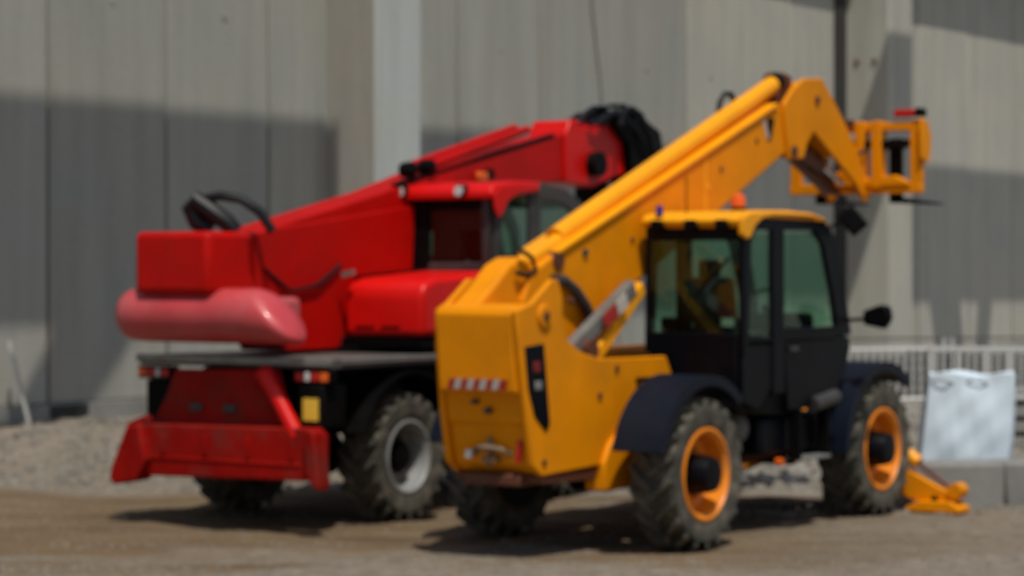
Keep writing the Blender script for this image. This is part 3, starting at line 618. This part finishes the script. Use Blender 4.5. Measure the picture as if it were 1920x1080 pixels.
# turret
MB().cyl((.9, 0, 1.55), (.9, 0, 1.62), .75, n=40).obj("slew_ring", BLK, Q)
MB().box(.22, 2.9, -1.08, 1.05, 1.60, 1.70).obj("turret_floor", BLK, Q, bevel=.02)
MB().prism([(-1.22, 2.66), (-1.18, 2.3), (-.66, 1.59), (.36, 1.59), (.46, 2.28), (1.42, 2.34), (1.46, 3.0), (-.9, 2.72)], 'y', -.13, -.09).obj("turret_plate", RED, Q, bevel=.012)
MB().prism([(-1.22, 2.66), (-1.18, 2.3), (-.66, 1.59), (.36, 1.59), (.46, 2.28), (1.42, 2.34), (1.46, 3.0), (-.9, 2.72)], 'y', .35, .39).obj("turret_plate", RED, Q, bevel=.012)
MB().prism([(-.6, 1.60), (.3, 1.60), (.4, 2.2), (-.9, 2.2)], 'y', -.085, .345).obj("turret_core", RED, Q)
MB().box(-1.75, -1.02, -.13, .76, 2.13, 2.70).obj("counterweight_box", RED, Q, bevel=.06, seg=3)
tk = MB().lathe([(.12, 1.04), (.215, 1.02), (.245, .95), (.25, .8), (.25, -.40), (.25, -.72), (.235, -.78), (.19, -.83), (.06, -.84)], (-1.50, 0, 1.935), 36)
tk.v = [(x, y + (z - 1.92) * .9, z) if y < -.5 else (x, y, z) for x, y, z in tk.v]
tk = tk.obj("counterweight_drum", PINK, Q, ang=60)
MB().box(-1.45, -.75, -.42, .85, 1.70, 2.10).obj("counterweight_block", PINK, Q, bevel=.06, seg=3)
MB().tube([(-1.35, .30, 2.70), (-1.40, .35, 2.86), (-1.38, .25, 3.0), (-1.32, .08, 3.03), (-1.25, -.10, 3.0), (-1.15, -.24, 2.88), (-1.08, -.33, 2.70)], .045).obj("hose_loop", HOSE, Q)
MB().tube([(-1.30, .24, 2.70), (-1.36, .34, 2.80), (-1.40, .38, 2.92), (-1.40, .30, 2.99), (-1.36, .18, 2.90), (-1.3, .02, 2.78), (-1.25, -.02, 2.70)], .085).obj("hose_bundle", HOSE, Q)
hood = MB().prism([(.18, 1.72), (.18, 2.12), (.24, 2.22), (.40, 2.27), (1.45, 2.34), (2.9, 2.34), (3.05, 2.1), (3.05, 1.72)], 'y', -1.12, -.20).obj("engine_hood", REDB, Q, bevel=.07, seg=4)
MB().box(.165, .178, -1.05, -.3, 1.66, 1.70).obj("hood_trim", BLK, hood)
MB().bar((.12, -.22, 2.30), (.12, -.36, 2.33), .03, .05).obj("grab_handle", STEEL, Q)
for yb in (-.45, -.75): MB().box(.172, .182, yb - .11, yb + .11, 1.80, 1.815).obj("hood_louvre", BLK, hood)
MB().tube([(-.95, -.14, 2.35), (-.6, -.16, 2.15), (-.2, -.16, 2.2), (.2, -.15, 2.4)], .018, 8).obj("turret_hose", HOSE, Q)
MB().box(.4, 2.8, .42, 1.1, 1.7, 2.5).obj("engine_cover", RED, Q, bevel=.08)
# boom
rb = [(-1.25, 2.42), (-1.24, 2.62), (-1.02, 2.70), (1.0, 3.13), (2.0, 3.40), (4.35, 3.86), (4.50, 3.93), (4.45, 3.34), (3.7, 3.27), (1.33, 2.92), (0, 2.45)]
rbo = MB().prism(rb, 'y', -.08, .34).obj("boom", RED, Q, bevel=.02)
MB().prism([(4.38, 3.86), (4.48, 4.02), (4.62, 4.03), (4.75, 3.95), (5.45, 4.08), (5.72, 3.78), (5.68, 3.45), (5.4, 3.40), (4.98, 3.28), (4.38, 3.32)], 'y', -.12, .38).obj("boom_head", REDB, rbo, bevel=.02)
MB().cyl((1.75, -.04, 3.40), (3.70, -.04, 3.88), .045).obj("hydraulic_tube", RED, rbo)
MB().cyl((1.75, .12, 3.42), (3.70, .12, 3.90), .045).obj("hydraulic_tube", RED, rbo)
MB().bar((1.2, -.05, 3.19), (4.2, -.05, 3.83), .06, .05).obj("boom_rail", BLK, rbo)
MB().cyl((4.93, -.13, 3.54), (4.93, -.25, 3.54), .14, n=24).obj("head_cap", BLK, rbo)
MB().box(2.6, 2.8, -.14, -.09, 3.28, 3.38).obj("boom_lamp", LENS_O, rbo, bevel=.02)
MB().cyl((2.85, -.14, 3.36), (2.85, -.05, 3.36), .06).obj("boom_valve", BLK, rbo)
for x in (1.45, 1.78): MB().lathe([(.02, -.1), (.075, -.07), (.085, 0), (.075, .07), (.02, .1)], (x, -.05, 3.36 + (x - 1.45) * .12), 14).obj("hose_reel", BLK, rbo)
hk = MB().prism([(5.70, 3.30), (5.60, 3.8), (5.20, 4.06), (5.45, 4.17), (5.85, 4.17), (6.18, 4.04), (6.36, 3.98), (6.44, 3.72), (6.38, 3.42), (6.1, 3.20)], 'y', -.22, .42).obj("quick_hitch", BLK, Q, bevel=.03)
MB().box(5.9, 6.02, -.5, .7, 2.55, 3.35).obj("hitch_frame", BLK, hk, bevel=.01)
random.seed(11)
for k in range(16):
    y0 = random.uniform(-.30, .35); x0 = random.uniform(4.7, 5.5); x1 = random.uniform(6.0, 6.5); zt = random.uniform(4.08, 4.26)
    pts = []
    for q in range(9):
        u = q / 8; x = x0 + (x1 - x0) * u; z = 3.98 + (zt - 3.98) * math.sin(math.pi * min(1, u * 1.5)) * 1.0 - max(0, u - .72) * random.uniform(.8, 2.2)
        pts.append((x + random.uniform(-.03, .03), y0 + random.uniform(-.05, .05), z))
    MB().tube(pts, random.choice((.025, .032, .038)), 8).obj("hose", HOSE, hk)
MB().bar((5.35, -.1, 3.35), (5.5, -.1, 2.9), .04, .04).obj("head_stay", STEEL, rbo)
# cab
rc = MB().prism([(1.45, 2.30), (3.30, 2.30), (3.32, 2.42), (1.45, 2.42)], 'y', -1.10, -.16).obj("cab_body", GREY, Q, bevel=.015)
for ya, yb in ((-1.10, -1.05), (-.20, -.16)):
    MB().prism([(1.45, 2.40), (1.53, 2.40), (1.60, 2.85), (1.70, 3.02), (1.5, 3.08)], 'y', ya, yb).obj("rear_pillar", GREY, rc, bevel=.01)
    MB().prism([(2.10, 2.40), (2.30, 2.40), (2.30, 3.13), (2.10, 3.13)], 'y', ya, yb).obj("door_pillar", GREY, rc, bevel=.01)
    MB().prism([(2.30, 3.07), (2.7, 3.04), (2.98, 2.92), (3.16, 2.72), (3.24, 2.40), (3.34, 2.40), (3.30, 2.80), (3.10, 3.06), (2.8, 3.18), (2.30, 3.24)], 'y', ya, yb).obj("front_pillar", GREY, rc, bevel=.01)
    MB().prism([(1.55, 2.43), (2.10, 2.43), (2.10, 3.08), (1.75, 3.06), (1.62, 2.86)], 'y', ya + .02, ya + .028).obj("window_pane", GLASS, rc)
    MB().prism([(2.30, 2.43), (3.23, 2.43), (3.15, 2.72), (2.97, 2.91), (2.7, 3.03), (2.30, 3.06)], 'y', ya + .02, ya + .028).obj("window_pane", GLASS, rc)
MB().prism([(2.2, 3.14), (2.2, 3.235), (2.8, 3.20), (3.14, 3.06), (3.12, 3.0), (2.8, 3.12)], 'y', -1.05, -.2).obj("roof_front", GREY, rc, bevel=.01)
MB().box(1.44, 1.50, -1.045, -.95, 2.40, 3.05).obj("corner_pillar", GREY, rc, bevel=.01)
MB().box(1.44, 1.50, -.30, .02, 2.36, 3.05).obj("corner_pillar", BLK, rc, bevel=.01)
MB().box(1.46, 1.50, -.95, -.30, 2.94, 3.05).obj("rear_header", BLK, rc)
MB().box(1.475, 1.483, -.95, -.30, 2.43, 2.94).obj("rear_window", GLASS, rc)
MB().box(1.56, 1.62, -.98, -.24, 2.74, 3.02).obj("dark_window_panel", SEAT, rc)  # dark panel added behind the glass to blacken the window's upper part
MB().box(1.58, 1.75, -.58, -.24, 2.42, 2.80).obj("dark_window_box", SEAT, rc, bevel=.04)  # dark box added to blacken the window's left part
rr_ = MB().prism([(1.34, 3.05), (1.34, 3.13), (1.42, 3.20), (1.8, 3.24), (2.25, 3.24), (2.25, 3.14), (1.6, 3.06)], 'y', -1.13, -.02).obj("cab_roof", REDB, rc, bevel=.025, seg=3)
MB().prism([(1.36, 3.10), (1.38, 2.95), (1.46, 2.86), (1.52, 2.90), (1.62, 3.03), (1.8, 3.11), (2.2, 3.15), (2.2, 3.2), (1.5, 3.18)], 'y', -1.15, -1.132).obj("roof_edge", REDB, rc, bevel=.008)
for y in (-.06, -.78):
    l = MB().cyl((1.40, y, 3.13), (1.29, y, 3.13), .065, n=20).obj("work_lamp", BLK, rc)
    MB().cyl((1.292, y, 3.13), (1.275, y, 3.13), .052, n=20).obj("lamp_lens", LENS_W, l)
s2 = MB().box(2.0, 2.45, -.85, -.4, 2.35, 2.50).obj("seat", SEAT, rc, bevel=.04)
MB().bar((2.0, -.62, 2.45), (1.88, -.62, 2.95), .44, .12).obj("seat_back", SEAT, s2, bevel=.04)

# ------------------------------------------------------------------ block wall, bag, barriers
bang = math.degrees(math.atan2(1.35, 6.0))
bx, by = -.2, 22.55
for i in range(2, 6):
    L_ = 1.75
    o = MB().box(.008, L_ - .008, 0, .55, -.06, .42).obj("concrete_block", CONC_B, bevel=.025, seg=2)
    o.location = (bx + math.cos(R(bang)) * L_ * i, by + math.sin(R(bang)) * L_ * i + .0, 0); o.rotation_euler = (0, 0, R(bang + random.uniform(-.6, .6)))
    lab = ["low grey concrete block behind the yellow machine's front wheel", "low grey concrete block between the front wheel and the white bag",
           "low grey concrete block in front of the white bag's right side", "low grey concrete block furthest right, past the white bag"][i - 2]
    tag(o, lab, "concrete block", "concrete blocks in a low row")
# white bag
def bag():
    nx, nz = 22, 22; V = []; F = []
    W, D, H_ = .90, .75, 1.25
    def wr(u, v, k): return .45 * (.018 * math.sin(9 * (u + v * 1.3) + k) + .012 * math.sin(23 * (u * .7 - v) + 2 * k) + .008 * math.sin(41 * u + 13 * v + k))
    ring = 4 * nx
    for j in range(nz + 1):
        v = j / nz; z = H_ * v; lean = .12 * v; sh = 1 - .03 * v
        for i in range(ring):
            side_, q = divmod(i, nx); u = q / nx
            c = [(-W / 2 + W * u, -D / 2), (W / 2, -D / 2 + D * u), (W / 2 - W * u, D / 2), (-W / 2, D / 2 - D * u)][side_]
            nrm = [(0, -1), (1, 0), (0, 1), (-1, 0)][side_]; e = math.sin(math.pi * u)
            bul = (.05 * math.sin(math.pi * min(1, v * 1.05)) * e + wr(u, v, side_) * (.4 + .6 * e))
            V.append((c[0] * sh + nrm[0] * bul + lean, c[1] * sh + nrm[1] * bul, z + (.02 * math.sin(u * 9 + side_) if j == nz else 0)))
    for j in range(nz):
        for i in range(ring): F.append((j * ring + i, j * ring + (i + 1) % ring, (j + 1) * ring + (i + 1) % ring, (j + 1) * ring + i))
    V.append((.05, 0, H_ - .10)); t = len(V) - 1
    for i in range(ring): F.append((nz * ring + i, nz * ring + (i + 1) % ring, t))
    return MB().add(V, F)
B = bag().obj("bulk_bag", SHEET, ang=60); B.location = (4.74, 25.15, 0); B.rotation_euler = (0, 0, R(-9))
tag(B, "white woven bulk bag standing behind the low concrete blocks", "bag")
for x0 in (-.30, .05):
    MB().tube([(x0, -.36, 1.17), (x0 + .05, -.40, 1.20), (x0 + .14, -.41, 1.185), (x0 + .22, -.37, 1.16)], .008, 6).obj("lifting_loop", GREY, B)

def barrier(mat_, L_, top, mid, low, nb, r=.018):
    rt = empty("crowd_barrier")
    MB().cyl((0, 0, top), (L_, 0, top), .016).obj("top_rail", GREY, rt)
    MB().cyl((0, 0, mid), (L_, 0, mid), r * .8).obj("rail", mat_, rt)
    MB().cyl((0, 0, low), (L_, 0, low), r).obj("rail", mat_, rt)
    for x in (0, L_): MB().cyl((x, 0, 0), (x, 0, top), r * .8).obj("post", mat_, rt)
    me = None
    for k in range(nb):
        x = (k + 1) * L_ / (nb + 1)
        if me is None:
            o = MB().cyl((0, 0, low), (0, 0, mid), r * .75, n=8).obj("bar", mat_, rt); me = o.data
        else: o = bpy.data.objects.new("bar", me); COL.objects.link(o); o.parent = rt
        o.location.x = x
    for x in (.25, L_ - .25): MB().box(x - .03, x + .03, -.3, .3, 0, .05).obj("foot", BLK, rt)
    return rt
labs = ["grey steel crowd barrier behind the yellow machine's front wheel", "grey steel crowd barrier between the front wheel and the white bag", "grey steel crowd barrier behind the white bag", "grey steel crowd barrier furthest right past the white bag"]
for k, (x, y) in enumerate(((3.3, 39.0), (5.35, 39.5), (7.4, 40.0), (9.45, 40.4))):
    b = barrier(GALV, 1.95, 1.18, 1.0, .16, 13, .034); b.location = (x, y, .0); b.rotation_euler = (0, 0, R(13))
    tag(b, labs[k], "barrier", "grey barriers near the hall")
wr_ = empty("white_railing", (5.25, 30, 0), 4); tag(wr_, "white tubular railing with thick posts directly behind the white bag", "railing")
MB().box(0, 1.30, -.03, .03, 1.30, 1.37).obj("top_rail", WHITE, wr_, bevel=.01)
MB().box(0, 1.30, -.02, .02, .70, .75).obj("rail", WHITE, wr_, bevel=.01)
for x in (0, .36, .70, 1.0, 1.27): MB().box(x, x + .06, -.028, .028, 0, 1.30).obj("post", WHITE, wr_, bevel=.008)
pl = empty("dark_stack", (5.2, 41.5, 0), 13); tag(pl, "low dark stack added behind the grey barriers to darken the gaps between their bars", "dark stack")  # dark stack added to darken what shows between the barrier bars
for k in range(5):
    for j in range(2):
        MB().box(.02 * k + j * 2.55, 2.5 + j * 2.55, 0, 1.0, .17 * k, .17 * k + .12).obj("stack_board", STACK_DARK, pl, bevel=.01)
for k in range(5):
    for x in (.3, 2.2, 2.9, 4.7): MB().box(x, x + .1, .05, .95, .17 * k + .122, .17 * k + .168).obj("spacer", STACK_DARK, pl)
# slabs and boards by the wall
for k, (z0, z1) in enumerate(((0, .14), (.2, .34), (.40, .54), (.60, .74))):
    o = MB().box(0, 2.6, 0, 1.2, z0 + .003, z1).obj("concrete_slab", CONC_B, bevel=.012, seg=1); o.location = (6.35 + .05 * k, 31.2 + .03 * k, 0); o.rotation_euler = (0, 0, R(5 + k))
    tag(o, ["concrete slab at the bottom of the stack behind the white bag", "second concrete slab from the bottom of the stack", "third concrete slab from the bottom of the stack", "topmost concrete slab of the stack right of the white bag"][k], "slab", "stacked concrete slabs")
    if k: 
        pass
for k, z in enumerate((.14, .34, .54)):
    for j in (0, 1):
        o = MB().box(0, .08, -.05, 1.1, z + .003, z + .06 - .001).obj("timber_bearer", BROWN); o.location = (6.75 + 1.6 * j, 31.4, 0); o.rotation_euler = (0, 0, R(5))
        tag(o, f"dark timber bearer in the {['lowest', 'middle', 'upper'][k]} gap of the slab stack, {['left', 'right'][j]} one", "timber", "bearers between stacked slabs")
o = MB().bar((-7.22, 35.6, .02), (-7.55, 35.75, 1.25), .16, .03).obj("leaning_board", WHITE); tag(o, "pale narrow board leaning against the hall's foot, far left", "board")
